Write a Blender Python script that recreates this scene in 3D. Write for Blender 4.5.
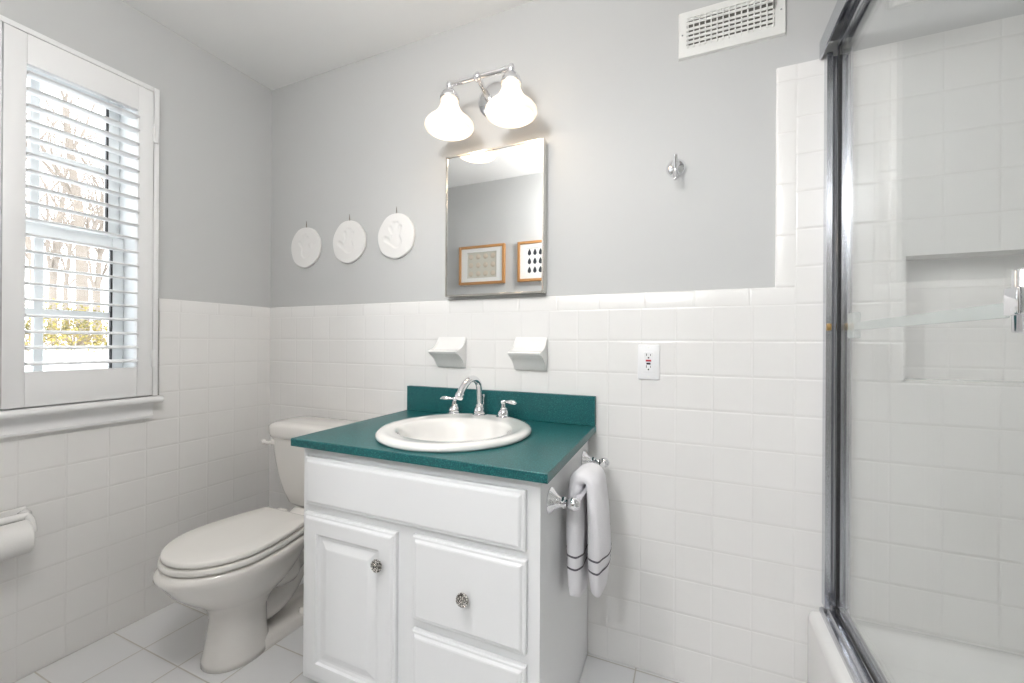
import bpy, bmesh, math, random
from mathutils import Vector, Matrix
random.seed(7)
for o in list(bpy.data.objects): bpy.data.objects.remove(o)
scn = bpy.context.scene
COL = scn.collection
PI = math.pi

# ------------------------------------------------------------------ camera
yaw, pitch, roll = 0.4104, 0.0014, 0.0061
s_, c_ = math.sin(yaw), math.cos(yaw)
fw = Vector((-s_*math.cos(pitch), c_*math.cos(pitch), math.sin(pitch)))
rt = Vector((c_, s_, 0)); up = rt.cross(fw)
r2 = rt*math.cos(roll) + up*math.sin(roll); u2 = up*math.cos(roll) - rt*math.sin(roll)
cam_d = bpy.data.cameras.new('camera'); cam = bpy.data.objects.new('camera', cam_d); COL.objects.link(cam)
cam_d.sensor_width = 36; cam_d.lens = 415.9/1024*36; cam_d.clip_start = 0.02; cam_d.clip_end = 200
M = Matrix((r2, u2, -fw)).transposed().to_4x4(); M.translation = Vector((1.9773, -1.4528, 1.0927))
cam.matrix_world = M
scn.camera = cam

# ------------------------------------------------------------------ world, lights, exposure
scn.view_settings.view_transform = 'Standard'; scn.view_settings.look = 'None'
scn.view_settings.exposure = 0.22; scn.view_settings.gamma = 1.0
scn.view_settings.use_curve_mapping = False
w = bpy.data.worlds.new('world'); scn.world = w; w.use_nodes = True
bg = w.node_tree.nodes['Background']; bg.inputs[0].default_value = (0.95, 0.975, 1.0, 1); bg.inputs[1].default_value = 3.4
HALL_FILL_W, ROOM_FILL_W, BULB_W = 52.0, 25.0, 0.5  # watts: added hall fill, added room fill, vanity bulbs
def area(name, loc, size, watts, col, rot=(0, 0, 0), shape='DISK'):
    d = bpy.data.lights.new(name, 'AREA'); d.shape = shape; d.size = size; d.energy = watts; d.color = col
    o = bpy.data.objects.new(name, d); COL.objects.link(o); o.location = loc; o.rotation_euler = rot
    return o
sun_d = bpy.data.lights.new('sun', 'SUN'); sun = bpy.data.objects.new('sun', sun_d); COL.objects.link(sun)
sun_d.energy = 1.2; sun_d.angle = 0.2; sun_d.color = (1, 0.95, 0.86)
sun.rotation_euler = (math.radians(48), 0, math.radians(35))

# ------------------------------------------------------------------ materials
MATS = {}
def mat(name, col, rough=0.5, metal=0.0, spec=0.5, coat=0.0, emis=None, es=0.0, bump=None, sss=0.0, trans=0.0):
    if name in MATS: return MATS[name]
    m = bpy.data.materials.new(name); m.use_nodes = True; nt = m.node_tree; b = nt.nodes['Principled BSDF']
    b.inputs['Base Color'].default_value = (*col, 1); b.inputs['Roughness'].default_value = rough
    b.inputs['Metallic'].default_value = metal; b.inputs['Specular IOR Level'].default_value = spec
    b.inputs['Coat Weight'].default_value = coat
    b.inputs['Transmission Weight'].default_value = trans
    if emis: b.inputs['Emission Color'].default_value = (*emis, 1); b.inputs['Emission Strength'].default_value = es
    tc = nt.nodes.new('ShaderNodeTexCoord'); n = nt.nodes.new('ShaderNodeTexNoise')
    nt.links.new(tc.outputs['Object'], n.inputs['Vector'])
    sc, st, dist = bump or (9.0, 0.05, 0.001)
    n.inputs['Scale'].default_value = sc; n.inputs['Detail'].default_value = 4
    bp = nt.nodes.new('ShaderNodeBump'); bp.inputs['Strength'].default_value = st; bp.inputs['Distance'].default_value = dist
    nt.links.new(n.outputs[0], bp.inputs['Height']); nt.links.new(bp.outputs[0], b.inputs['Normal'])
    MATS[name] = m
    return m

class NB:
    """tiny node helper"""
    def __init__(s, m): s.nt = m.node_tree
    def math(s, op, a, b=None, c=None):
        n = s.nt.nodes.new('ShaderNodeMath'); n.operation = op
        for i, v in enumerate((a, b, c)):
            if v is None: continue
            if isinstance(v, (int, float)): n.inputs[i].default_value = v
            else: s.nt.links.new(v, n.inputs[i])
        return n.outputs[0]
    def mr(s, v, a, b, c, d, smooth=True):
        n = s.nt.nodes.new('ShaderNodeMapRange'); n.interpolation_type = 'SMOOTHSTEP' if smooth else 'LINEAR'
        s.nt.links.new(v, n.inputs[0])
        for i, x in enumerate((a, b, c, d)): n.inputs[i+1].default_value = x
        return n.outputs[0]
    def mix(s, f, a, b):
        n = s.nt.nodes.new('ShaderNodeMix'); n.data_type = 'RGBA'
        s.nt.links.new(f, n.inputs[0])
        for i, x in ((6, a), (7, b)):
            if isinstance(x, tuple): n.inputs[i].default_value = (*x, 1)
            else: s.nt.links.new(x, n.inputs[i])
        return n.outputs[2]

def tile_mat(name, au, pu, ou, av, pv, ov, col=(0.80, 0.79, 0.775), grout=(0.70, 0.69, 0.67), rough=0.22, gw=0.0013, edge=0.006, wave=0.5, var=0.008, depth=0.0014, uw=1.0):
    m = bpy.data.materials.new(name); m.use_nodes = True; nt = m.node_tree; N = NB(m); b = nt.nodes['Principled BSDF']
    tc = nt.nodes.new('ShaderNodeTexCoord'); sp = nt.nodes.new('ShaderNodeSeparateXYZ')
    nt.links.new(tc.outputs['Object'], sp.inputs[0])
    def dist(ax, p, o):
        u = N.math('DIVIDE', N.math('SUBTRACT', sp.outputs[ax], o), p)
        f = N.math('FRACT', u)
        return N.math('MULTIPLY', N.math('MINIMUM', f, N.math('SUBTRACT', 1.0, f)), p), N.math('FLOOR', u)
    if pv:
        du, iu = dist(au, pu, ou); dv, iv = dist(av, pv, ov); d = N.math('MINIMUM', N.math('ADD', du, uw*gw), dv)
    else:
        d, iu = dist(au, pu, ou); iv = iu
    g = N.mr(d, gw*0.6, gw*1.4, 1.0, 0.0)
    cx = nt.nodes.new('ShaderNodeCombineXYZ'); nt.links.new(iu, cx.inputs[0]); nt.links.new(iv, cx.inputs[1])
    wn = nt.nodes.new('ShaderNodeTexWhiteNoise'); nt.links.new(cx.outputs[0], wn.inputs['Vector'])
    c2 = N.mix(wn.outputs['Value'], tuple(max(0, x-var) for x in col), tuple(min(1, x+var) for x in col))
    nt.links.new(N.mix(g, c2, grout), b.inputs['Base Color'])
    nt.links.new(N.mr(g, 0, 1, rough, 0.8), b.inputs['Roughness'])
    # each tile has its own soft ripple and slightly pillowed edges
    n = nt.nodes.new('ShaderNodeTexNoise'); n.noise_dimensions = '4D'; n.inputs['Scale'].default_value = 14; n.inputs['Detail'].default_value = 2
    nt.links.new(tc.outputs['Object'], n.inputs['Vector']); nt.links.new(N.math('MULTIPLY', wn.outputs['Value'], 37.0), n.inputs['W'])
    h = N.math('ADD', N.math('MULTIPLY', N.mr(d, gw*0.5, edge, 0.0, 1.0), depth), N.math('MULTIPLY', n.outputs[0], 0.002*wave))
    bp = nt.nodes.new('ShaderNodeBump'); bp.inputs['Strength'].default_value = 0.55; bp.inputs['Distance'].default_value = 1.0
    nt.links.new(h, bp.inputs['Height']); nt.links.new(bp.outputs[0], b.inputs['Normal'])
    return m

PAINT = mat('wall_paint', (0.552, 0.556, 0.552), 0.75, bump=(180, 0.12, 0.0006))
CEILP = mat('ceiling_paint', (0.84, 0.84, 0.83), 0.85, bump=(120, 0.1, 0.0006))
TRIMW = mat('trim_white', (0.80, 0.80, 0.80), 0.35)
SHUTW = mat('shutter_white', (0.80, 0.80, 0.80), 0.38)
CABW = mat('cabinet_white', (0.80, 0.805, 0.81), 0.3)
PORC = mat('porcelain', (0.80, 0.775, 0.74), 0.12, coat=0.6)
SEATM = mat('seat_plastic', (0.80, 0.78, 0.745), 0.25)
SINKM = mat('sink_porcelain', (0.79, 0.775, 0.75), 0.1, coat=0.6)
CERAM = mat('ceramic_white', (0.82, 0.815, 0.80), 0.15, coat=0.4)
TUBM = mat('tub_enamel', (0.83, 0.83, 0.82), 0.15, coat=0.5)
CHROME = mat('chrome', (0.80, 0.80, 0.82), 0.07, 1.0)
ALU = mat('bright_aluminium', (0.58, 0.59, 0.625), 0.22, 1.0)
DARK = mat('dark_rubber', (0.03, 0.03, 0.032), 0.6)
BRASS = mat('aged_brass', (0.42, 0.28, 0.12), 0.35, 1.0)
PLASTER = mat('plaster', (0.80, 0.79, 0.775), 0.8, bump=(90, 0.3, 0.001))
PLATE = mat('outlet_plate_plastic', (0.84, 0.84, 0.85), 0.3)
TERRY = mat('terry_cloth', (0.86, 0.845, 0.87), 0.95, bump=(420, 0.9, 0.003))
STRIPE = mat('embroidery_grey', (0.13, 0.12, 0.14), 0.8)
PAPER = mat('tissue_paper', (0.80, 0.79, 0.77), 0.9, bump=(200, 0.3, 0.0008))
WOOD = mat('frame_wood', (0.50, 0.25, 0.09), 0.4, bump=(60, 0.3, 0.0008))
MATB = mat('mat_board', (0.82, 0.82, 0.80), 0.8)
LINEN = mat('linen_backing', (0.58, 0.56, 0.49), 0.9)
SHELL = mat('shell_beige', (0.62, 0.54, 0.44), 0.5)
FEATH = mat('dark_specimen', (0.03, 0.035, 0.045), 0.5)
BARK = mat('tree_bark', (0.28, 0.24, 0.205), 0.9, bump=(20, 0.6, 0.01))
TWIG = mat('tree_twigs', (0.34, 0.27, 0.21), 0.9)
SNOW = mat('snow', (0.85, 0.87, 0.90), 0.8, bump=(1.5, 0.4, 0.05))
ASPH = mat('wet_driveway', (0.30, 0.29, 0.29), 0.6)
FRAMEM = mat('mirror_frame_nickel', (0.66, 0.64, 0.60), 0.2, 1.0)
RED = mat('test_button_red', (0.45, 0.02, 0.04), 0.4)
MIRROR = mat('mirror_glass', (0.93, 0.94, 0.94), 0.0, 1.0, bump=(2, 0.0, 0.0))
WINWHITE = mat('sash_paint', (0.80, 0.82, 0.825), 0.35)
VENTW = mat('vent_white', (0.80, 0.80, 0.775), 0.4)
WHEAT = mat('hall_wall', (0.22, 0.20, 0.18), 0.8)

# speckled teal solid surface
def speck():
    m = bpy.data.materials.new('teal_speckled_top'); m.use_nodes = True; nt = m.node_tree; N = NB(m); b = nt.nodes['Principled BSDF']
    tc = nt.nodes.new('ShaderNodeTexCoord')
    v = nt.nodes.new('ShaderNodeTexNoise'); v.inputs['Scale'].default_value = 420; v.inputs['Detail'].default_value = 1
    nt.links.new(tc.outputs['Object'], v.inputs['Vector'])
    a = N.mix(N.mr(v.outputs[0], 0.56, 0.66, 0, 1), (0.004, 0.092, 0.098), (0.03, 0.19, 0.185))
    a = N.mix(N.mr(v.outputs[0], 0.34, 0.42, 1, 0), a, (0.003, 0.052, 0.058))
    nt.links.new(a, b.inputs['Base Color']); b.inputs['Roughness'].default_value = 0.38
    return m
TEAL = speck()

def knobm():
    m = bpy.data.materials.new('mottled_pewter'); m.use_nodes = True; nt = m.node_tree; N = NB(m); b = nt.nodes['Principled BSDF']
    tc = nt.nodes.new('ShaderNodeTexCoord')
    v = nt.nodes.new('ShaderNodeTexVoronoi'); v.inputs['Scale'].default_value = 190; v.feature = 'DISTANCE_TO_EDGE'
    nt.links.new(tc.outputs['Object'], v.inputs['Vector'])
    f = N.mr(v.outputs['Distance'], 0.04, 0.16, 0, 1)
    nt.links.new(N.mix(f, (0.03, 0.025, 0.02), (0.90, 0.87, 0.82)), b.inputs['Base Color'])
    b.inputs['Metallic'].default_value = 1.0; b.inputs['Roughness'].default_value = 0.25
    bp = nt.nodes.new('ShaderNodeBump'); bp.inputs['Strength'].default_value = 1; bp.inputs['Distance'].default_value = 0.002
    nt.links.new(f, bp.inputs['Height']); nt.links.new(bp.outputs[0], b.inputs['Normal'])
    return m
KNOB = knobm()

def thin_glass(name, tint, extra=0.0):
    m = bpy.data.materials.new(name); m.use_nodes = True; nt = m.node_tree; N = NB(m)
    for n in list(nt.nodes): nt.nodes.remove(n)
    out = nt.nodes.new('ShaderNodeOutputMaterial'); mx = nt.nodes.new('ShaderNodeMixShader')
    tr = nt.nodes.new('ShaderNodeBsdfTransparent'); tr.inputs[0].default_value = (*tint, 1)
    gl = nt.nodes.new('ShaderNodeBsdfGlossy'); gl.inputs['Roughness'].default_value = 0.0; gl.inputs[0].default_value = (1, 1, 1, 1)
    fr = nt.nodes.new('ShaderNodeFresnel'); ge = nt.nodes.new('ShaderNodeNewGeometry')
    ior = N.math('ADD', 1.5, N.math('MULTIPLY', ge.outputs['Backfacing'], 1/1.5-1.5))
    nt.links.new(ior, fr.inputs[0]); nt.links.new(fr.outputs[0], mx.inputs[0])
    nt.links.new(tr.outputs[0], mx.inputs[1]); nt.links.new(gl.outputs[0], mx.inputs[2]); nt.links.new(mx.outputs[0], out.inputs[0])
    return m
GLASS = thin_glass('shower_glass', (0.984, 0.992, 0.989))
PANE = thin_glass('window_glass', (0.98, 0.99, 0.99))

def acryl():
    m = bpy.data.materials.new('frosted_acrylic'); m.use_nodes = True; nt = m.node_tree; N = NB(m)
    b = nt.nodes['Principled BSDF']; b.inputs['Base Color'].default_value = (0.62, 0.67, 0.66, 1); b.inputs['Roughness'].default_value = 0.3
    tr = nt.nodes.new('ShaderNodeBsdfTransparent'); mx = nt.nodes.new('ShaderNodeMixShader'); mx.inputs[0].default_value = 0.62
    nt.links.new(tr.outputs[0], mx.inputs[1]); nt.links.new(b.outputs[0], mx.inputs[2]); nt.links.new(mx.outputs[0], nt.nodes['Material Output'].inputs[0])
    return m
ACRYL = acryl()

def shade_mat():
    m = bpy.data.materials.new('opal_glass_shade'); m.use_nodes = True; nt = m.node_tree
    b = nt.nodes['Principled BSDF']; b.inputs['Base Color'].default_value = (0.92, 0.9, 0.87, 1); b.inputs['Roughness'].default_value = 0.2
    b.inputs['Emission Color'].default_value = (1, 0.90, 0.80, 1); b.inputs['Emission Strength'].default_value = 0.22
    tl = nt.nodes.new('ShaderNodeBsdfTranslucent'); tl.inputs[0].default_value = (0.95, 0.9, 0.84, 1)
    mx = nt.nodes.new('ShaderNodeMixShader'); mx.inputs[0].default_value = 0.45
    nt.links.new(b.outputs[0], mx.inputs[1]); nt.links.new(tl.outputs[0], mx.inputs[2]); nt.links.new(mx.outputs[0], nt.nodes['Material Output'].inputs[0])
    return m
SHADE = shade_mat()

def shrubm():
    m = bpy.data.materials.new('yellow_green_leaves'); m.use_nodes = True; nt = m.node_tree; N = NB(m); b = nt.nodes['Principled BSDF']
    tc = nt.nodes.new('ShaderNodeTexCoord'); v = nt.nodes.new('ShaderNodeTexNoise'); v.inputs['Scale'].default_value = 3
    nt.links.new(tc.outputs['Object'], v.inputs['Vector'])
    nt.links.new(N.mix(N.mr(v.outputs[0], 0.4, 0.6, 0, 1), (0.16, 0.15, 0.05), (0.46, 0.36, 0.09)), b.inputs['Base Color'])
    b.inputs['Roughness'].default_value = 0.8
    return m
LEAF = shrubm()

# ------------------------------------------------------------------ mesh helpers (all shapes in world metres)
def box(bm, x0, x1, y0, y1, z0, z1, bev=0.0, seg=2):
    r = bmesh.ops.create_cube(bm, size=1.0)
    vs = r['verts']
    for v in vs:
        v.co = Vector(((x0+x1)/2+v.co.x*(x1-x0), (y0+y1)/2+v.co.y*(y1-y0), (z0+z1)/2+v.co.z*(z1-z0)))
    if bev > 0:
        es = list({e for v in vs for e in v.link_edges})
        bmesh.ops.bevel(bm, geom=es, offset=bev, segments=seg, affect='EDGES', profile=0.5)

def frame_for(d):
    d = d.normalized(); a = Vector((0, 0, 1)) if abs(d.z) < 0.9 else Vector((1, 0, 0))
    x = d.cross(a).normalized(); return x, d.cross(x).normalized()

def lathe(bm, prof, org, axis=(0, 0, 1), n=32, sx=1.0, sy=1.0, ph=0.0):
    """prof: list of (radius, distance along axis)"""
    ax = Vector(axis).normalized(); X, Y = (Vector((1, 0, 0)), Vector((0, 1, 0))) if abs(ax.z) > 0.99 else frame_for(ax)
    org = Vector(org); rings = []
    for r, t in prof:
        if r < 1e-6: rings.append([bm.verts.new(org+ax*t)])
        else: rings.append([bm.verts.new(org+ax*t+X*(r*sx*math.cos(2*PI*k/n+ph))+Y*(r*sy*math.sin(2*PI*k/n+ph))) for k in range(n)])
    link_rings(bm, rings)

def link_rings(bm, rings, closed=True):
    for a, b in zip(rings, rings[1:]):
        n = max(len(a), len(b))
        for k in range(n if closed else n-1):
            k2 = (k+1) % n
            if len(a) == 1 and len(b) == 1: continue
            if len(a) == 1: f = (a[0], b[k], b[k2])
            elif len(b) == 1: f = (a[k], a[k2], b[0])
            else: f = (a[k], a[k2], b[k2], b[k])
            try: bm.faces.new(f)
            except ValueError: pass

def cap(bm, ring):
    if len(ring) > 2:
        try: bm.faces.new(ring)
        except ValueError: pass

def tube(bm, pts, rad, n=16, caps=True, flat=1.0):
    pts = [Vector(p) for p in pts]; m = len(pts)
    rads = rad if isinstance(rad, (list, tuple)) else [rad]*m
    rings = []; X = None
    for i, p in enumerate(pts):
        d = (pts[min(i+1, m-1)]-pts[max(i-1, 0)]).normalized()
        if X is None: X, Y = frame_for(d)
        else:
            X = (X-d*X.dot(d)).normalized(); Y = d.cross(X).normalized()
        rings.append([bm.verts.new(p+X*(rads[i]*math.cos(2*PI*k/n))+Y*(rads[i]*flat*math.sin(2*PI*k/n))) for k in range(n)])
    link_rings(bm, rings)
    if caps: cap(bm, rings[0][::-1]); cap(bm, rings[-1])

def smooth_path(pts, k=8):
    P = [Vector(p) for p in pts]; out = []
    for i in range(len(P)-1):
        p0 = P[max(i-1, 0)]; p1 = P[i]; p2 = P[i+1]; p3 = P[min(i+2, len(P)-1)]
        for j in range(k):
            t = j/k
            out.append(0.5*((2*p1)+(p2-p0)*t+(2*p0-5*p1+4*p2-p3)*t*t+(3*p1-p0-3*p2+p3)*t**3))
    out.append(P[-1]); return out

def prism(bm, poly, ax, a, b):
    """extrude a 2D polygon; ax = axis letter of extrusion; poly gives the two other coords in order"""
    def P(u, v, t):
        return Vector({'x': (t, u, v), 'y': (u, t, v), 'z': (u, v, t)}[ax])
    A = [bm.verts.new(P(u, v, a)) for u, v in poly]; B = [bm.verts.new(P(u, v, b)) for u, v in poly]
    link_rings(bm, [A, B]); cap(bm, A); cap(bm, B)

def stepped(bm, x0, x1, z0, z1, rings, y0):
    """front panel facing -y; rings = [(inset, how far the face stands proud of y0)]"""
    R = []
    for i, d in rings:
        R.append([bm.verts.new((x, y0-d, z)) for x, z in ((x0+i, z0+i), (x1-i, z0+i), (x1-i, z1-i), (x0+i, z1-i))])
    link_rings(bm, R); cap(bm, R[-1]); cap(bm, R[0][::-1])

ROOT = {}
def obj(name, bm, m, parent=None, smooth=True, angle=40, merge=True):
    if merge: bmesh.ops.remove_doubles(bm, verts=bm.verts, dist=1e-6)
    bmesh.ops.recalc_face_normals(bm, faces=bm.faces)
    org = ROOT.get(parent.name, Vector((0, 0, 0))) if parent else Vector((0, 0, 0))
    if org.length > 0: bmesh.ops.translate(bm, verts=bm.verts, vec=-org)
    me = bpy.data.meshes.new(name); bm.to_mesh(me); bm.free()
    if smooth:
        for p in me.polygons: p.use_smooth = True
        if angle < 180: me.set_sharp_from_angle(angle=math.radians(angle))
    me.materials.append(m)
    o = bpy.data.objects.new(name, me); COL.objects.link(o)
    if parent: o.parent = parent; ROOT[o.name] = org
    else: ROOT[o.name] = Vector((0, 0, 0))
    return o
def thing(name, label, cat, loc, group=None):
    o = bpy.data.objects.new(name, None); COL.objects.link(o); o.location = loc
    o['label'] = label; o['category'] = cat
    if group: o['group'] = group
    ROOT[o.name] = Vector(loc); return o
def tag(o, label, cat, group=None):
    o['label'] = label; o['category'] = cat
    if group: o['group'] = group
    return o
def struct(name, bm, m, **k):
    o = obj(name, bm, m, **k); o['kind'] = 'structure'; return o
def copy_tree(o, parent=None):
    c = o.copy(); COL.objects.link(c)
    if parent: c.parent = parent
    for ch in list(o.children): copy_tree(ch, c)
    return c
B = bmesh.new

# ------------------------------------------------------------------ room shell
H = 2.374; CAPZ = 1.262; ROWZ = 1.21; FY = -1.57; RX = 3.08
bm = B(); box(bm, -0.16, RX+0.1, -3.3, 0.12, -0.12, 0.0)
struct('floor', bm, tile_mat('floor_tile', 0, 0.2008, 0.0, 1, 0.203, -0.010, col=(0.76, 0.76, 0.765), grout=(0.50, 0.47, 0.43), rough=0.25, gw=0.0022, edge=0.008, wave=0.15, depth=0.0012, uw=0), smooth=False)
bm = B(); box(bm, -0.16, RX+0.1, -3.3, 0.12, H, H+0.1); struct('ceiling', bm, CEILP, smooth=False)

# back wall, with the shower niche cut through its tile and into the wall
NX0, NX1, NZ0, NZ1, ND = 2.497, 2.93, 0.992, 1.337, 0.085
bm = B()
for b in ((-0.16, NX0, 0, H), (NX1, RX+0.1, 0, H), (NX0, NX1, 0, NZ0), (NX0, NX1, NZ1, H)):
    box(bm, b[0], b[1], 0.006, 0.12, b[2], b[3])
box(bm, NX0, NX1, ND+0.002, 0.12, NZ0, NZ1)
struct('wall_back', bm, PAINT, smooth=False)
WY0, WY1, WZ0, WZ1 = -1.265, -0.545, 0.90, 2.07      # window opening in the left wall
bm = B()
for b in ((-3.3, WY0, 0, H), (WY1, 0.12, 0, H), (WY0, WY1, 0, WZ0), (WY0, WY1, WZ1, H)):
    box(bm, -0.18, -0.006, b[0], b[1], b[2], b[3])
struct('wall_left', bm, PAINT, smooth=False)
bm = B(); box(bm, RX, RX+0.1, FY-0.1, 0.006, 0, H); struct('wall_right', bm, PAINT, smooth=False)
DX0, DX1, DZ = 1.35, 2.22, 2.06
bm = B()
for b in ((-0.006, DX0, 0, H), (DX1, RX, 0, H), (DX0, DX1, DZ, H)): box(bm, b[0], b[1], FY-0.1, FY, b[2], b[3])
struct('wall_front', bm, PAINT, smooth=False)
bm = B()
box(bm, DX0-0.07, DX0+0.012, FY-0.11, FY+0.015, 0, DZ+0.07, 0.004); box(bm, DX1-0.012, DX1+0.07, FY-0.11, FY+0.015, 0, DZ+0.07, 0.004)
box(bm, DX0+0.012, DX1-0.012, FY-0.11, FY+0.015, DZ-0.012, DZ+0.07, 0.004)
struct('door_1', bm, TRIMW)
bm = B(); box(bm, -0.006, RX+0.1, -3.3, -3.2, 0, H); struct('wall_hall', bm, WHEAT, smooth=False)
bm = B(); box(bm, RX, RX+0.1, -3.2, FY-0.1, 0, H); struct('wall_hall_side', bm, WHEAT, smooth=False)

# tile wainscot: fields, bullnose caps, raised shower field
T_BACK = tile_mat('wall_tile_back', 0, 0.1088, 1.818, 2, 0.11, 0.0)
T_LEFT = tile_mat('wall_tile_left', 1, 0.1138, -0.067, 2, 0.11, 0.0)
T_CAPB = tile_mat('tile_cap_back', 0, 0.1525, 0.61, 2, 0, 0)
T_CAPL = tile_mat('tile_cap_left', 1, 0.1525, -0.10, 2, 0, 0)
T_CAPV = tile_mat('tile_edge_strip', 2, 0.1525, 1.262, 0, 0, 0)
T_NICH = tile_mat('niche_tile', 0, 0.1088, 2.625, 2, 0.11, 0.04)
bm = B()
SX = 2.251; TOPZ = 1.916
for b in ((0.0, SX, 0, ROWZ), (SX, NX0, 0, TOPZ), (NX1, RX, 0, TOPZ), (NX0, NX1, 0, NZ0), (NX0, NX1, NZ1, TOPZ)):
    box(bm, b[0], b[1], 0.0, 0.006, b[2], b[3])
struct('trim_1', bm, T_BACK, smooth=False)
bm = B()
box(bm, NX0, NX1, ND-0.006, ND, NZ0, NZ1)
for b in ((NX0-0.0, NX0+0.006, NZ0, NZ1), (NX1-0.006, NX1, NZ0, NZ1), (NX0, NX1, NZ0, NZ0+0.006), (NX0, NX1, NZ1-0.006, NZ1)):
    box(bm, b[0], b[1], -0.0005, ND, b[2], b[3])
struct('trim_2', bm, T_NICH, smooth=False)
bm = B()
prism(bm, [(-0.0005, ROWZ), (-0.0005, CAPZ-0.006), (0.001, CAPZ-0.002), (0.004, CAPZ), (0.007, CAPZ), (0.007, ROWZ)], 'x', 0.0, SX)
struct('trim_3', bm, T_CAPB, angle=60)
bm = B(); prism(bm, [(2.202, 0.007), (2.202, 0.004), (2.204, 0.001), (2.208, -0.0005), (SX, -0.0005), (SX, 0.007)], 'z', CAPZ-0.002, TOPZ)
struct('trim_4', bm, T_CAPV, angle=60)
bm = B()
for b in ((FY, -1.39, 0, ROWZ), (-1.39, -0.48, 0, 0.86), (-0.48, 0.0, 0, ROWZ)): box(bm, -0.006, 0.0, b[0], b[1], b[2], b[3])
struct('trim_5', bm, T_LEFT, smooth=False)
bm = B()
for y0, y1 in ((FY, -1.36), (-0.482, 0.0)):
    prism(bm, [(-0.007, ROWZ), (0.0005, ROWZ), (0.0005, CAPZ-0.006), (-0.001, CAPZ-0.002), (-0.004, CAPZ), (-0.007, CAPZ)], 'y', y0, y1)
struct('trim_6', bm, T_CAPL, angle=60)
bm = B(); box(bm, RX-0.006, RX, FY, 0, 0, TOPZ); struct('trim_7', bm, T_LEFT, smooth=False)
bm = B(); box(bm, 2.36, RX, FY, FY+0.006, 0, TOPZ); struct('trim_8', bm, T_BACK, smooth=False)
bm = B(); box(bm, 0, DX0-0.07, FY, FY+0.006, 0, ROWZ); struct('trim_9', bm, T_BACK, smooth=False)

# ------------------------------------------------------------------ window
CY = -0.903
bm = B()                                             # jamb lining of the opening
box(bm, -0.175, 0.0, WY1-0.012, WY1+0.002, WZ0, WZ1); box(bm, -0.175, 0.0, WY0-0.002, WY0+0.012, WZ0, WZ1)
box(bm, -0.175, 0.0, WY0, WY1, WZ1-0.012, WZ1+0.002); box(bm, -0.175, 0.0, WY0, WY1, WZ0-0.002, WZ0+0.02)
win = struct('window_1', bm, WINWHITE, smooth=False)
def sash(xc, z0, z1, hz, nm):
    x0, x1 = xc-0.016, xc+0.016; g0, g1 = -1.213, -0.594
    bm = B()
    for b in ((WY0+0.012, g0, z0, z1), (g1, WY1-0.012, z0, z1), (g0, g1, z0, z0+0.05), (g0, g1, z1-0.042, z1)): box(bm, x0, x1, b[0], b[1], b[2], b[3], 0.003, 1)
    sa = obj('sash', bm, WINWHITE, win)
    bm = B(); box(bm, xc-0.003, xc+0.003, g0, g1, z0+0.05, z1-0.042); obj('window_pane', bm, PANE, sa, smooth=False)
    bm = B()
    for yb in (-0.789, -1.012): box(bm, xc-0.011, xc+0.012, yb-0.012, yb+0.012, z0+0.05, z1-0.042, 0.003, 1)
    box(bm, xc-0.010, xc+0.011, g0, g1, hz-0.011, hz+0.011, 0.003, 1)
    obj('muntin', bm, WINWHITE, sa)
    bm = B(); box(bm, xc+0.004, xc+0.0165, g1-0.004, g1+0.001, z0+0.05, z1-0.042); obj('gasket', bm, DARK, sa, smooth=False)
sash(-0.104, 0.92, 1.49, 1.187, 'lower'); sash(-0.140, 1.452, 2.06, 1.745, 'upper')
# picture-frame casing strip round the shutters, stool and apron
bm = B()
box(bm, -0.006, 0.030, -0.517, -0.499, 0.872, 2.086, 0.002); box(bm, -0.006, 0.030, -1.322, -1.304, 0.872, 2.086, 0.002)
box(bm, -0.006, 0.030, -1.304, -0.517, 2.068, 2.086, 0.002)
box(bm, -0.008, 0.004, -0.55, -0.517, 0.872, 2.068); box(bm, -0.008, 0.010, -1.304, -1.256, 0.872, 2.068); box(bm, -0.008, 0.004, -1.304, -0.517, 2.05, 2.068)
obj('window_frame', bm, TRIMW, win)
bm = B()
prism(bm, [(-0.006, 0.846), (0.046, 0.846), (0.053, 0.852), (0.055, 0.859), (0.053, 0.866), (0.046, 0.871), (-0.05, 0.871), (-0.05, 0.86), (-0.006, 0.86)], 'y', -1.345, -0.490)
obj('window_sill', bm, TRIMW, win)
bm = B()
prism(bm, [(0.0, 0.786), (0.020, 0.786), (0.022, 0.795), (0.016, 0.803), (0.016, 0.826), (0.024, 0.836), (0.026, 0.846), (0.0, 0.846)], 'y', -1.318, -0.509)
obj('apron', bm, TRIMW, win)

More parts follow.
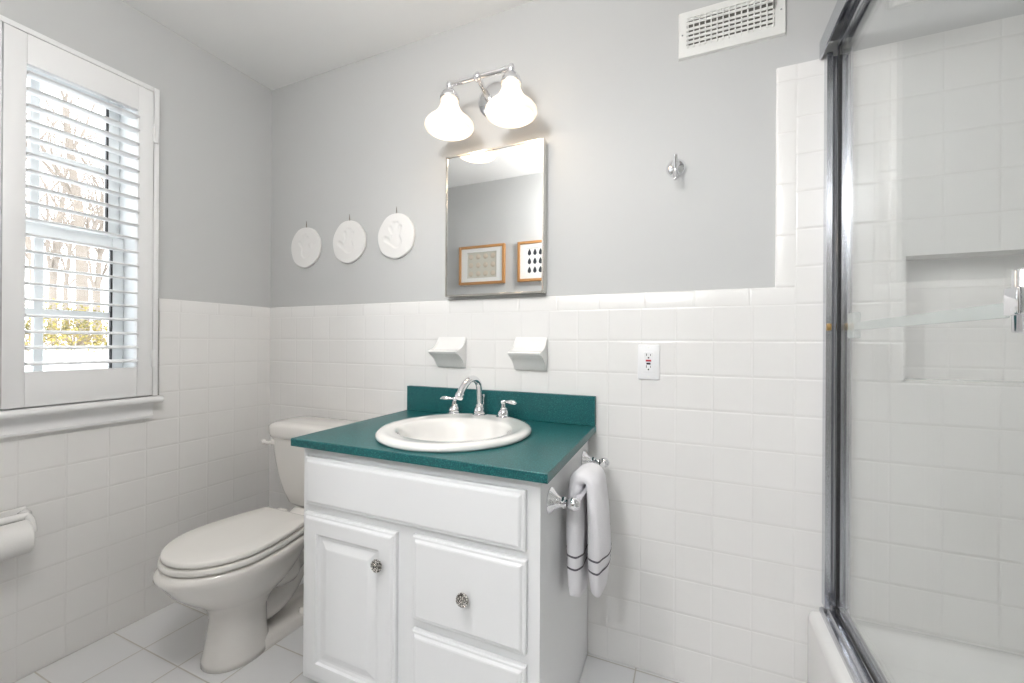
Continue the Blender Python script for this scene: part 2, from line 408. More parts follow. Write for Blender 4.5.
def shutter(y0, y1, hinge_side, label):
    t = thing('window_shutter', label, 'shutter', (0.0, (y0+y1)/2, 0.875), 'plantation shutter panels over the window')
    z0, z1 = 0.8765, 2.0635; xa, xb = 0.0115, 0.036; iz0, iz1 = 0.988, 1.968; sw = 0.049
    for a, b in ((y0, y0+sw), (y1-sw, y1)):
        bm = B(); box(bm, xa, xb, a, b, z0, z1, 0.002); obj('stile', bm, SHUTW, t)
    for a, b in ((z0, iz0), (iz1, z1)):
        bm = B(); box(bm, xa, xb, y0+sw, y1-sw, a, b, 0.0015); obj('rail', bm, SHUTW, t)
    n = 19; p = (iz1-iz0)/n; ang = math.radians(-4.5); xm = (xa+xb)/2-0.002
    for i in range(n):
        zc = iz0+p*(i+0.5); bm = B(); sec = []
        for k in range(14):
            a = 2*PI*k/14; u = 0.032*math.cos(a); v = 0.0052*math.sin(a)
            sec.append((xm+u*math.cos(ang)-v*math.sin(ang), zc+u*math.sin(ang)+v*math.cos(ang)))
        prism(bm, sec, 'y', y0+sw+0.0015, y1-sw-0.0015)
        obj('louver', bm, SHUTW, t, angle=60)
    yh = y1 if hinge_side > 0 else y0
    for zh in (1.02, 1.90):
        bm = B(); box(bm, xb-0.002, xb+0.003, yh-0.004, yh+0.014, zh-0.032, zh+0.032, 0.001, 1)
        tube(bm, [(xb+0.003, yh+0.001*hinge_side, zh-0.034), (xb+0.003, yh+0.001*hinge_side, zh+0.034)], 0.004, 10)
        obj('hinge', bm, TRIMW, t)
    return t
shutter(-0.909, -0.521, 1, 'white plantation shutter panel over the right half of the window, nearest the toilet')
shutter(-1.3015, -0.912, -1, 'white plantation shutter panel cut off at the left edge of the photo')

# ------------------------------------------------------------------ outdoors
bm = B(); NG = 40; g = []
def gz(x, y): return -0.62 + 1.62/(1+math.exp((x+8.3)*0.9)) + 0.05*math.sin(x*0.8+y*0.5)
for i in range(NG+1):
    row = []
    for j in range(NG+1):
        x = -0.7-60*(i/NG)**1.6; y = -30+70*j/NG; row.append(bm.verts.new((x, y, gz(x, y))))
    g.append(row)
for a, b in zip(g, g[1:]):
    for j in range(NG): bm.faces.new((a[j], a[j+1], b[j+1], b[j]))
struct('ground', bm, SNOW, merge=False)
bm = B(); prev = None
for j in range(41):
    y = -18+40*j/40; xm = -7.2+0.25*math.sin(y*0.3)
    cur = [bm.verts.new((xm-0.35+0.14*k, y, gz(xm-0.35+0.14*k, y)+0.02)) for k in range(6)]
    if prev:
        for k in range(5): bm.faces.new((prev[k], prev[k+1], cur[k+1], cur[k]))
    prev = cur
struct('path', bm, ASPH, merge=False)

def grow(bm, p, d, r, L, lvl, rng):
    n = 5; pts = [p]; rads = [r]; q = p.copy(); dd = d.copy(); kids = []
    for i in range(n):
        dd = (dd+Vector((rng.uniform(-.13, .13), rng.uniform(-.13, .13), rng.uniform(-.03, .09)))).normalized()
        q = q+dd*(L/n); pts.append(q.copy()); rads.append(r*(1-0.62*(i+1)/n)); kids.append((q.copy(), dd.copy(), rads[-1]))
    tube(bm, pts, rads, 8 if lvl == 0 else (5 if lvl == 1 else 3), caps=False)
    if lvl >= 2 and (lvl >= 3 or rng.random() < 0.35): return
    for (q, dd, rr) in kids[(1 if lvl == 0 else 0):]:
        for _ in range((2, 2, 1)[lvl]):
            a = rng.uniform(0, 2*PI); X, Y = frame_for(dd); sp = rng.uniform(0.5, 1.0)
            nd = (dd+X*math.cos(a)*sp+Y*math.sin(a)*sp+Vector((0, 0, 0.15))).normalized()
            grow(bm, q, nd, max(rr*rng.uniform(0.4, 0.65), 0.008), L*rng.uniform(0.38, 0.6), lvl+1, rng)
protos = []
TL = ['thick pale trunked bare tree, centre of the upper window view', 'slender bare tree left of the thick one outside the window', 'bare forked tree at the right of the window view', 'bare tree further back up the snowy slope']
for k, (r, L) in enumerate(((0.17, 7.5), (0.085, 6.0), (0.11, 5.5))):
    rng = random.Random(11+k); bm = B()
    grow(bm, Vector((0, 0, -0.3)), Vector((0.03, 0.05*(k-1), 1)).normalized(), r, L, 0, rng)
    o = obj('bare_tree', bm, BARK, merge=False); protos.append(o)
spots = [(-15.0, 4.95, 0), (-14.0, 3.6, 1), (-17.5, 6.35, 2), (-24.0, 7.3, 0), (-20.0, 6.3, 1), (-17.0, 9.8, 2), (-23.0, 12.0, 2), (-13.0, 8.0, 1), (-16.0, 0.8, 0), (-13.0, -3.5, 2), (-19, 14.0, 0), (-27, 9.9, 1)]
where = ['thick pale trunk standing in the middle of the window view', 'slender trunk at the left of the window view', 'forked trunk towards the right of the window view',
         'stout tree behind the middle trunk', 'thin tree between the left and middle trunks', 'forked tree right of the view on the slope', 'far forked tree on top of the slope',
         'slim tree nearest the house at the right', 'stout tree hidden left of the window view', 'forked tree far to the left of the house', 'stout tree at the far right of the slope', 'thinnest and most distant tree on the slope']
for i, (x, y, k) in enumerate(spots):
    first = not any(s[2] == k for s in spots[:i])
    o = protos[k] if first else copy_tree(protos[k])
    o.location = (x, y, gz(x, y)); o.rotation_euler = (0, 0, i*1.3)
    tag(o, 'bare winter tree, '+where[i], 'tree', 'bare trees outside the window')
def shrub(x, y, s, seed, label):
    rng = random.Random(seed); bm = B(); z = gz(x, y)
    for i in range(26):
        a = rng.uniform(0, 2*PI); e = rng.uniform(0.3, 1.3); L = s*rng.uniform(.6, 1.0)
        d = Vector((math.cos(a)*math.cos(e), math.sin(a)*math.cos(e), math.sin(e)))
        tube(bm, [(0, 0, -0.05), d*L*0.5, d*L], [0.012, 0.009, 0.004], 4, caps=False)
    st = None
    t = thing('shrub', label, 'shrub', (x, y, z), 'yellow shrubs outside the window')
    ROOT[t.name] = Vector((0, 0, 0)); obj('stems', bm, TWIG, t, merge=False)
    bm = B()
    for i in range(1300):
        a = rng.uniform(0, 2*PI); e = rng.uniform(-0.05, 1.5); L = s*rng.uniform(.3, 1.05)
        c = Vector((math.cos(a)*math.cos(e)*L*1.2, math.sin(a)*math.cos(e)*L*1.2, math.sin(e)*L))
        u = Vector((rng.gauss(0, 1), rng.gauss(0, 1), rng.gauss(0, 1))).normalized(); v = u.orthogonal().normalized(); h = 0.035*rng.uniform(.6, 1.3)
        bm.faces.new([bm.verts.new(c+u*h), bm.verts.new(c+v*h*.5), bm.verts.new(c-u*h), bm.verts.new(c-v*h*.5)])
    obj('leaves', bm, LEAF, t, merge=False, smooth=False)
for i, (x, y, s, l) in enumerate(((-11.5, 2.75, 1.15, 'yellow-green shrub at the left of the window view'), (-11.9, 3.6, 1.1, 'yellow-green shrub in the middle of the window view'), (-11.4, 4.45, 1.1, 'yellow-green shrub right of the middle one outside'), (-12.2, 5.5, 1.2, 'yellow-green shrub at the right end of the row outside'), (-11.5, 1.3, 1.0, 'yellow-green shrub hidden left of the window view'), (-11.8, 6.8, 0.9, 'farthest right yellow-green shrub outside'))):
    shrub(x, y, s, 30+i, l)

# ------------------------------------------------------------------ vanity
VX0, VX1, VY = 0.890, 1.643, -0.552
def skew(bm):                # the cabinet and its top are a touch out of square
    for v in bm.verts: v.co.x -= 0.029*v.co.y
    return bm
van = thing('vanity_cabinet', 'white painted vanity cabinet with panelled door and drawers under the teal countertop', 'cabinet', (1.28, -0.28, 0))
bm = B()
side = [(-0.008, 0.0), (-0.008, 0.778), (VY, 0.778), (VY, 0.085), (-0.485, 0.085), (-0.485, 0.0)]
prism(bm, side, 'x', VX0, VX0+0.018); prism(bm, side, 'x', VX1-0.018, VX1)
box(bm, VX0+0.018, VX1-0.018, VY, VY+0.02, 0.085, 0.778)
box(bm, VX0+0.018, VX1-0.018, VY+0.02, -0.008, 0.085, 0.10)
box(bm, VX0+0.018, VX1-0.018, -0.485, -0.47, 0.0, 0.085)
box(bm, VX0+0.018, VX1-0.018, -0.02, -0.008, 0.10, 0.778)
obj('body', skew(bm), CABW, van, smooth=False)
DR = [(0, 0.0), (0, 0.011), (0.003, 0.0135), (0.008, 0.0135), (0.0125, 0.0185), (0.016, 0.0195)]
def knob(x, z, par):
    bm = B(); y = VY-0.0195
    lathe(bm, [(0, 0.001), (0.006, -0.0), (0.008, 0.004), (0.0075, 0.006), (0.0155, 0.009), (0.0172, 0.013), (0.0155, 0.018), (0.009, 0.0215), (0, 0.0225)], (x, y, z), (0, -1, 0), 24)
    obj('knob', bm, KNOB, par)
bm = B(); stepped(bm, 0.926, 1.626, 0.610, 0.751, DR, VY); obj('false_drawer_front', bm, CABW, van, smooth=False)
bm = B(); stepped(bm, 1.313, 1.629, 0.373, 0.590, DR, VY); d1 = obj('drawer', bm, CABW, van, smooth=False); knob(1.474, 0.474, d1)
bm = B(); stepped(bm, 1.313, 1.629, 0.106, 0.346, DR, VY); d2 = obj('drawer', bm, CABW, van, smooth=False); knob(1.474, 0.232, d2)
bm = B()
stepped(bm, 0.924, 1.259, 0.104, 0.585, DR+[(0.052, 0.0195), (0.055, 0.013), (0.062, 0.010), (0.068, 0.010), (0.090, 0.0175), (0.094, 0.018)], VY)
dd = obj('door', bm, CABW, van, smooth=False); knob(1.212, 0.498, dd)
# countertop with a round cut-out for the sink
SC = (1.283, -0.302); CX0, CX1, CYF = 0.864, 1.668, -0.579
bm = B(); ztop, zbot = 0.803, 0.780; n = 64
hole = [(SC[0]-0.0087+0.212*math.cos(2*PI*k/n), SC[1]+0.225*math.sin(2*PI*k/n)) for k in range(n)]
def to_rect(k):
    a = 2*PI*k/n; dx, dy = math.cos(a), math.sin(a)
    ts = []
    if dx > 1e-9: ts.append((CX1-SC[0])/dx)
    if dx < -1e-9: ts.append((CX0-SC[0])/dx)
    if dy > 1e-9: ts.append((-0.002-SC[1])/dy)
    if dy < -1e-9: ts.append((CYF-SC[1])/dy)
    t = min(ts); return SC[0]+dx*t, SC[1]+dy*t
outer = [to_rect(k) for k in range(n)]
for cx, cy in ((CX0, CYF), (CX1, CYF), (CX0, -0.002), (CX1, -0.002)):   # snap the nearest sample to each corner
    k = min(range(n), key=lambda q: (outer[q][0]-cx)**2+(outer[q][1]-cy)**2); outer[k] = (cx, cy)
bv = 0.002
def inset(p): return (min(max(p[0], CX0+bv), CX1-bv), min(max(p[1], CYF+bv), -0.002))
R = [[bm.verts.new((x, y, zbot)) for x, y in hole], [bm.verts.new((x, y, ztop)) for x, y in hole], [bm.verts.new((*inset(p), ztop)) for p in outer],
     [bm.verts.new((*p, ztop-bv)) for p in outer], [bm.verts.new((*p, zbot)) for p in outer], [bm.verts.new((x, y, zbot)) for x, y in hole]]
link_rings(bm, R)
ct = thing('countertop', 'dark teal speckled vanity countertop with matching backsplash', 'countertop', (1.28, -0.28, zbot))
obj('worktop', skew(bm), TEAL, ct, angle=30)
bm = B(); box(bm, 0.872, 1.668, -0.021, -0.001, 0.8035, 0.906, 0.0015, 1); obj('backsplash', bm, TEAL, ct)

# sink
snk = thing('sink', 'round off-white drop-in basin set in the teal countertop', 'sink', (SC[0], SC[1], 0.803))
bm = B(); n = 64; rings = []
prof = [  # rx, ry, cy shift, z
    (0.236, 0.252, 0, 0.8035), (0.240, 0.256, 0, 0.809), (0.238, 0.254, 0, 0.8165), (0.231, 0.247, 0, 0.8215), (0.220, 0.236, 0, 0.8235), (0.209, 0.224, 0, 0.8225), (0.198, 0.197, -0.008, 0.820),
    (0.189, 0.178, -0.012, 0.8195), (0.182, 0.168, -0.014, 0.817), (0.174, 0.160, -0.015, 0.809), (0.164, 0.151, -0.015, 0.79), (0.147, 0.135, -0.015, 0.755), (0.12, 0.11, -0.013, 0.715), (0.08, 0.075, -0.01, 0.69), (0.035, 0.035, -0.008, 0.680), (0.022, 0.022, -0.008, 0.678)]
for rx, ry, sh, z in prof:
    rings.append([bm.verts.new((SC[0]+rx*math.cos(2*PI*k/n), SC[1]+sh+ry*math.sin(2*PI*k/n), z)) for k in range(n)])
link_rings(bm, rings)
under = [[bm.verts.new((SC[0]+(rx)*math.cos(2*PI*k/n), SC[1]+sh+ry*math.sin(2*PI*k/n), z)) for k in range(n)] for rx, ry, sh, z in ((0.236, 0.252, 0, 0.8035), (0.205, 0.215, 0, 0.8035), (0.184, 0.175, -0.012, 0.79), (0.160, 0.148, -0.015, 0.75), (0.09, 0.085, -0.01, 0.68), (0.022, 0.022, -0.008, 0.668))]
link_rings(bm, under); link_rings(bm, [rings[-1], under[-1]])
obj('basin', bm, SINKM, snk, angle=180)
bm = B(); lathe(bm, [(0, 0.683), (0.018, 0.684), (0.0215, 0.681), (0.0215, 0.672), (0, 0.672)], (SC[0], SC[1]-0.008, 0)); obj('drain', bm, CHROME, snk)

# faucet: spout and two lever handles on the sink ledge
fz = 0.8225
fc = thing('faucet', 'chrome gooseneck widespread faucet with two lever handles on the sink ledge', 'faucet', (1.25, -0.078, fz))
bell = [(0, 0), (0.0275, 0), (0.0275, 0.003), (0.021, 0.006), (0.0225, 0.014), (0.0205, 0.024), (0.0150, 0.031), (0.0165, 0.034), (0.0135, 0.039), (0.0105, 0.042)]
bm = B(); lathe(bm, bell+[(0, 0.044)], (1.250, -0.078, fz-0.0015), n=28); obj('spout_base', bm, CHROME, fc)
bm = B(); pth = smooth_path([(1.250, -0.078, fz+0.035), (1.249, -0.080, fz+0.09), (1.249, -0.092, fz+0.120), (1.249, -0.124, fz+0.136), (1.250, -0.165, fz+0.133), (1.248, -0.200, fz+0.110), (1.247, -0.221, fz+0.086)], 8)
tube(bm, pth, [0.0112+0.0020*(i/len(pth)) for i in range(len(pth))], 20)
obj('spout', bm, CHROME, fc)
bm = B(); lathe(bm, [(0, 0), (0.0140, 0.0), (0.0152, 0.004), (0.0152, 0.014), (0.0130, 0.018), (0, 0.018)], (1.2472, -0.2165, fz+0.092), (0, -0.6, -0.80), 20); obj('aerator', bm, CHROME, fc)
bm = B(); tube(bm, [(1.2535, -0.055, fz), (1.2535, -0.055, fz+0.062)], 0.0022, 10); lathe(bm, [(0, -.006), (0.005, -0.004), (0.0062, 0), (0.005, 0.005), (0, 0.007)], (1.2535, -0.055, fz+0.066), n=14); obj('lift_rod', bm, CHROME, fc)
for hx, hy, sg in ((1.147, -0.088, -1), (1.349, -0.080, 1)):
    bm = B(); lathe(bm, [(0, 0), (0.0285, 0), (0.0285, 0.003), (0.021, 0.006), (0.0225, 0.013), (0.0190, 0.022), (0.0125, 0.028), (0.0140, 0.031), (0.0095, 0.035), (0.0085, 0.047), (0.0115, 0.050), (0.0125, 0.055), (0.0100, 0.060), (0, 0.062)], (hx, hy, fz-0.0015), n=26)
    hb = obj('handle', bm, CHROME, fc)
    bm = B(); ps = [(hx+sg*t, hy-0.25*t, fz+0.054+dz) for t, dz in ((0.0, 0), (0.012, 0.0), (0.022, 0.0005), (0.034, 0.001), (0.046, 0.0), (0.054, -0.002), (0.057, -0.0025))]
    tube(bm, ps, [0.0055, 0.0045, 0.0072, 0.0098, 0.0090, 0.0050, 0.001], 14, flat=0.85); obj('lever', bm, CHROME, hb)

# towel bar on the side of the cabinet
tb = thing('towel_bar', 'chrome towel bar with flared rosettes on the side of the vanity', 'towel bar', (VX1, -0.28, 0.708))
BX, BZ = 1.716, 0.704
for yy in (-0.476, -0.095):
    bm = B(); xs = VX1-0.029*yy; q_ = BX-0.016-xs
    lathe(bm, [(0, 0), (0.0320, 0), (0.0320, 0.003), (0.0290, 0.005), (0.0270, 0.008), (0.0205, 0.014), (0.0135, 0.023), (0.0105, 0.030), (0.0140, 0.032), (0.0140, 0.037), (0.0085, 0.040), (0.0085, q_)], (xs, yy, BZ), (1, 0, 0), 28)
    r_ = obj('rosette', bm, CHROME, tb)
    bm = B(); lathe(bm, [(0, -0.0165), (0.006, -0.0155), (0.0125, -0.010), (0.0160, 0.0), (0.0125, 0.010), (0.006, 0.0155), (0, 0.0165)], (BX, yy, BZ), (1, 0, 0), 24); obj('ball_end', bm, CHROME, r_)
bm = B(); tube(bm, [(BX, -0.468, BZ), (BX, -0.103, BZ)], 0.0085, 18); obj('rail', bm, CHROME, tb)

# hand towel over the bar
def towel_ring(s):
    """s 0..1 along the drape: outer bottom -> over the bar -> inner bottom; returns centre, tangent-normal half thickness, half width, y shift"""
    Lo, Li, A = 0.275, 0.292, 0.09; tot = Lo+Li+A; d = s*tot; rc = 0.0225
    if d < Lo:
        f = d/Lo; return Vector((BX+rc+0.010*math.sin(f*PI)*0.6+0.006*(1-f), 0, BZ+0.012-(Lo-d))), Vector((1, 0, 0)), f
    if d < Lo+A:
        a = (d-Lo)/A*PI; return Vector((BX+rc*math.cos(a), 0, BZ+0.012+0.020*math.sin(a))), Vector((math.cos(a), 0, math.sin(a))), 1.0
    f = 1-(d-Lo-A)/Li; return Vector((BX-rc+0.008*(1-f)*0-0.004*math.sin(f*PI), 0, BZ+0.012-(d-Lo-A))), Vector((-1, 0, 0)), f
def towel_pt(s, th, off=0.0):
    c, nrm, f = towel_ring(s); outer = s < 0.5
    hw = (0.066+0.020*(1-f)**1.5) if outer else (0.060+0.006*(1-f)); ht = 0.0235 if f < 1 else 0.0195+0.004*abs(2*s-1)
    ht = 0.0205+0.0045*math.sin(min(1, f)*PI)
    if outer and f < 0.3: hw *= 0.62+0.38*(f/0.3)**0.8; ht *= 0.8+0.2*f/0.3
    if (not outer) and f < 0.1: ht *= 0.85+1.5*f
    k = 1+0.09*math.sin(3*th+1.0+2.0*f)+0.05*math.sin(5*th+5*f)
    ca, sa = math.cos(th), math.sin(th)
    a = abs(ca)**0.75*(1 if ca > 0 else -1); b = abs(sa)**0.85*(1 if sa > 0 else -1)
    p = c+nrm*((ht*k+off)*a)+Vector((0, -0.322+(0.012*(1-f) if outer else -0.006)+(hw*(1+0.03*math.sin(7*s*PI))+off)*b, 0))
    drop = 0.0
    if outer and f < 0.25: drop = -(0.25-f)*4*(0.018*math.cos(th-(-0.9)))
    if (not outer) and f < 0.2: drop = -(0.2-f)*5*(0.008*math.cos(2*th))
    p.z += drop; return p
bm = B(); n = 40; ns = 70; rings = [[bm.verts.new(towel_pt(i/ns, 2*PI*k/n)) for k in range(n)] for i in range(ns+1)]
for end, sgn in ((0, 1), (ns, 1)):
    c = sum((v.co for v in rings[end]), Vector())/n
    small = [bm.verts.new(c+(v.co-c)*0.5+Vector((0, 0, -0.007))) for v in rings[end]]
    tip = bm.verts.new(c+Vector((0, 0, -0.009)))
    link_rings(bm, [rings[end], small, [tip]])
link_rings(bm, rings)
tw = thing('hand_towel', 'white terry hand towel with two grey stripes hanging on the towel bar', 'towel', (BX, -0.32, 0.43))
cloth = obj('cloth', bm, TERRY, tw, angle=180)
def stripe(s0, w, amp, th0=0.0, th1=2*PI, dash=False):
    bm = B(); m = 90; prev = None
    for k in range(m+1):
        th = th0+(th1-th0)*k/m; s = s0+amp*math.sin(th*6)
        cur = [bm.verts.new(towel_pt(s-w/2, th, 0.0012)), bm.verts.new(towel_pt(s+w/2, th, 0.0012))]
        if prev and not (dash and (k//6) % 2): bm.faces.new((prev[0], prev[1], cur[1], cur[0]))
        prev = cur
    obj('stripe', bm, STRIPE, tw, merge=False)
TOT = 0.657
for dr in (0.172, 0.203):
    stripe((0.275-dr-0.012)/TOT, 0.0075, 0.0016); stripe(1-(0.292-dr-0.012)/TOT, 0.0075, 0.0016)
stripe((0.275-0.135)/TOT, 0.005, 0.003, 0.2, 1.5, True)

# ------------------------------------------------------------------ toilet
TX = 0.508
toi = thing('toilet', 'off-white two-piece toilet with closed elongated seat beside the vanity', 'toilet', (TX, -0.35, 0))
def egg(bm, z, yf, yb, hw, yc, n=48, e=1.0):
    r = []
    for k in range(n):
        a = 2*PI*k/n; ca, sa = math.cos(a), math.sin(a)
        x = hw*abs(ca)**e*(1 if ca > 0 else -1); l = (yb-yc) if sa > 0 else (yc-yf); y = yc+l*abs(sa)**e*(1 if sa > 0 else -1)
        r.append(bm.verts.new((TX+x, y, z)))
    return r
bm = B()
rs = [egg(bm, *q) for q in ((0.0, -0.598, -0.392, 0.098, -0.49), (0.02, -0.596, -0.392, 0.097, -0.49), (0.08, -0.582, -0.398, 0.088, -0.490), (0.15, -0.574, -0.395, 0.082, -0.485), (0.185, -0.582, -0.365, 0.088, -0.48), (0.215, -0.608, -0.31, 0.112, -0.48), (0.25, -0.650, -0.28, 0.138, -0.48), (0.29, -0.688, -0.255, 0.160, -0.48), (0.33, -0.713, -0.235, 0.175, -0.48), (0.350, -0.728, -0.23, 0.182, -0.48), (0.362, -0.727, -0.23, 0.181, -0.48), (0.3705, -0.714, -0.235, 0.172, -0.48))]
link_rings(bm, rs); cap(bm, rs[0][::-1]); cap(bm, rs[-1])
bowl = obj('bowl', bm, PORC, toi, angle=180)
bm = B()                                                 # rear deck under the tank
ys = [(-0.30, 0.125), (-0.2, 0.12), (-0.10, 0.115), (-0.04, 0.11)]
prism(bm, [(TX-0.12, -0.30), (TX+0.12, -0.30), (TX+0.105, -0.05), (TX-0.105, -0.05)], 'z', 0.315, 0.372)
bmesh.ops.bevel(bm, geom=bm.edges[:], offset=0.014, segments=3, affect='EDGES'); obj('tank_deck', bm, PORC, toi, angle=60)
bm = B()                                                 # low foot flange
fl = []
for z, g_ in ((0.0, 0.0), (0.030, -0.002), (0.038, -0.010)):
    fl.append([bm.verts.new((TX+(x+g_ if x > 0 else x-g_), y+(g_ if y > -0.2 else 0), z)) for x, y in ((-0.088, -0.45), (0.088, -0.45), (0.098, -0.36), (0.100, -0.22), (0.085, -0.12), (0.05, -0.09), (-0.05, -0.09), (-0.085, -0.12), (-0.100, -0.22), (-0.098, -0.36))])
link_rings(bm, fl); cap(bm, fl[0]); cap(bm, fl[-1]); obj('foot', bm, PORC, toi, angle=50)
bm = B()                                                 # exposed S of the trapway
tube(bm, smooth_path([(TX, -0.44, 0.13), (TX, -0.37, 0.115), (TX, -0.31, 0.15), (TX, -0.27, 0.215), (TX, -0.22, 0.265), (TX, -0.165, 0.255), (TX, -0.135, 0.19), (TX, -0.13, 0.10), (TX, -0.13, 0.02)], 6), 0.058, 20, flat=1.15)
tube(bm, smooth_path([(TX, -0.36, 0.26), (TX, -0.31, 0.25), (TX, -0.25, 0.31), (TX, -0.20, 0.34)], 6), [0.10]*6+[0.085]*13, 20)
obj('trapway', bm, PORC, toi, angle=180)
for sg in (-1, 1):
    bm = B(); lathe(bm, [(0.0155, 0.034), (0.0165, 0.040), (0.0155, 0.052), (0.011, 0.058), (0, 0.060)], (TX+sg*0.080, -0.285, 0), n=20); obj('bolt_cap', bm, PORC, toi)
def lid_outline(yf, yb, hw, hb, n=26):
    pts = []; yc = -0.525
    for k in range(n+1):                                 # front arc, right to left
        a = PI*k/n; pts.append((hw*math.cos(a)*1.0, yc-(yc-yf)*math.sin(a)))
    for k in range(1, 9):
        t = k/8; w_ = hw+(hb-hw)*(t**1.7); pts.append((-w_, yc+(yb-0.012-yc)*t))
    pts += [(-hb+0.006, yb-0.003), (-hb+0.016, yb), (hb-0.016, yb), (hb-0.006, yb-0.003)]
    for k in range(8, 0, -1):
        t = k/8; w_ = hw+(hb-hw)*(t**1.7); pts.append((w_, yc+(yb-0.012-yc)*t))
    return pts
def slab(bm, outl, lay):
    cx, cy = 0, -0.53; R = []
    for z, sc in lay: R.append([bm.verts.new((TX+x*sc, cy+(y-cy)*sc, z)) for x, y in outl])
    link_rings(bm, R); cap(bm, R[0]); cap(bm, R[-1])
bm = B(); slab(bm, lid_outline(-0.713, -0.283, 0.177, 0.136), [(0.3755, 0.975), (0.3765, 0.985), (0.382, 1.0), (0.390, 0.998), (0.3945, 0.985)]); obj('seat', bm, SEATM, toi, angle=50)
bm = B(); slab(bm, lid_outline(-0.706, -0.288, 0.172, 0.130), [(0.3975, 0.972), (0.399, 0.985), (0.404, 1.0), (0.410, 0.998), (0.4145, 0.985), (0.4165, 0.95), (0.4175, 0.6)]); obj('lid', bm, SEATM, toi, angle=50)
for sg in (-1, 1):
    bm = B(); box(bm, TX+sg*0.075-0.022, TX+sg*0.075+0.022, -0.282, -0.250, 0.372, 0.402, 0.006, 3); obj('hinge', bm, SEATM, toi)
def rrect(bm, x0, x1, y0, y1, r, z, n=7):
    R = []
    for cx, cy, a0 in ((x1-r, y1-r, 0), (x0+r, y1-r, PI/2), (x0+r, y0+r, PI), (x1-r, y0+r, 1.5*PI)):
        for k in range(n+1):
            a = a0+PI/2*k/n; R.append(bm.verts.new((cx+r*math.cos(a), cy+r*math.sin(a), z)))
    return R
bm = B(); R = []
for z, w_, yf in ((0.374, 0.128, -0.155), (0.379, 0.148, -0.172), (0.395, 0.164, -0.184), (0.44, 0.188, -0.192), (0.50, 0.207, -0.200), (0.59, 0.226, -0.206), (0.676, 0.237, -0.209)):
    R.append(rrect(bm, TX-w_, TX+w_, yf, -0.022, min(0.045, w_*0.5), z))
link_rings(bm, R); cap(bm, R[0]); cap(bm, R[-1]); tk = obj('tank', bm, PORC, toi, angle=60)
bm = B(); R = []
for z, g_ in ((0.675, -0.004), (0.677, 0.0), (0.690, 0.004), (0.722, 0.005), (0.732, 0.0), (0.738, -0.012), (0.7405, -0.04)):
    R.append(rrect(bm, TX-0.238-g_, TX+0.238+g_, -0.219-g_, -0.016+min(g_, 0.002), 0.05, z))
link_rings(bm, R); cap(bm, R[0]); cap(bm, R[-1]); obj('tank_lid', bm, PORC, toi, angle=60)
bm = B(); lathe(bm, [(0, 0), (0.013, 0.0), (0.013, 0.006), (0.008, 0.012), (0.008, 0.018), (0, 0.018)], (TX-0.205, -0.205, 0.650), (0, -1, 0), 18)
tube(bm, smooth_path([(TX-0.205, -0.221, 0.650), (TX-0.215, -0.226, 0.652), (TX-0.228, -0.227, 0.655), (TX-0.236, -0.225, 0.656)], 4), [0.007]*8+[0.0095, 0.0125, 0.0125, 0.011, 0.006], 12)
obj('flush_lever', bm, PORC, tk)

# ------------------------------------------------------------------ toilet paper holder on the left wall
ph = thing('toilet_paper_holder', 'white ceramic toilet paper holder on the left wall below the window', 'paper holder', (0.0, -0.94, 0.51))
bm = B(); box(bm, 0.0, 0.012, -0.995, -0.845, 0.470, 0.555, 0.005, 3); obj('wall_plate', bm, CERAM, ph)
for yy in (-0.855, -0.985):
    bm = B(); tube(bm, smooth_path([(0.002, yy, 0.520), (0.03, yy, 0.533), (0.062, yy, 0.525), (0.078, yy, 0.503), (0.081, yy, 0.487)], 5), [0.016]*6+[0.0105]*15, 16); obj('arm', bm, CERAM, ph, angle=180)
bm = B(); tube(bm, smooth_path([(0.045, -0.985, 0.535), (0.047, -0.92, 0.536), (0.045, -0.855, 0.533)], 6), 0.012, 14); obj('top_ledge', bm, CERAM, ph)
bm = B(); tube(bm, [(0.080, -0.98, 0.487), (0.080, -0.858, 0.487)], 0.010, 14); obj('roller', bm, CERAM, ph)
bm = B(); lathe(bm, [(0.018, 0), (0.049, 0.0), (0.051, 0.002), (0.051, 0.100), (0.049, 0.102), (0.018, 0.102), (0.018, 0)], (0.080, -0.966, 0.479), (0, 1, 0), 48)
tag(obj('toilet_paper_roll', bm, PAPER), 'roll of white toilet paper on the ceramic holder at the left edge', 'toilet paper')

# ------------------------------------------------------------------ ceramic soap dishes on the tile
def dish(x0, x1, label):
    prof = [(0, 1.112), (-0.005, 1.112), (-0.009, 1.103), (-0.015, 1.088), (-0.026, 1.074), (-0.044, 1.063), (-0.066, 1.057), (-0.076, 1.058), (-0.080, 1.054), (-0.078, 1.048), (-0.066, 1.043), (-0.048, 1.036), (-0.034, 1.025), (-0.024, 1.008), (-0.016, 0.995), (-0.010, 0.989), (0, 0.988)]
    bm = B(); prism(bm, prof, 'x', x0+0.003, x1-0.003)
    ends = [e for e in bm.edges if abs(e.verts[0].co.x-e.verts[1].co.x) < 1e-6]
    bmesh.ops.bevel(bm, geom=ends, offset=0.003, segments=3, affect='EDGES')
    tag(obj('soap_dish', bm, CERAM, angle=50), label, 'soap dish', 'ceramic dishes on the back wall tile')
dish(1.014, 1.151, 'left white ceramic soap dish on the back wall, nearer the three plaster discs')
dish(1.358, 1.491, 'right white ceramic soap dish on the back wall, nearer the electrical outlet')

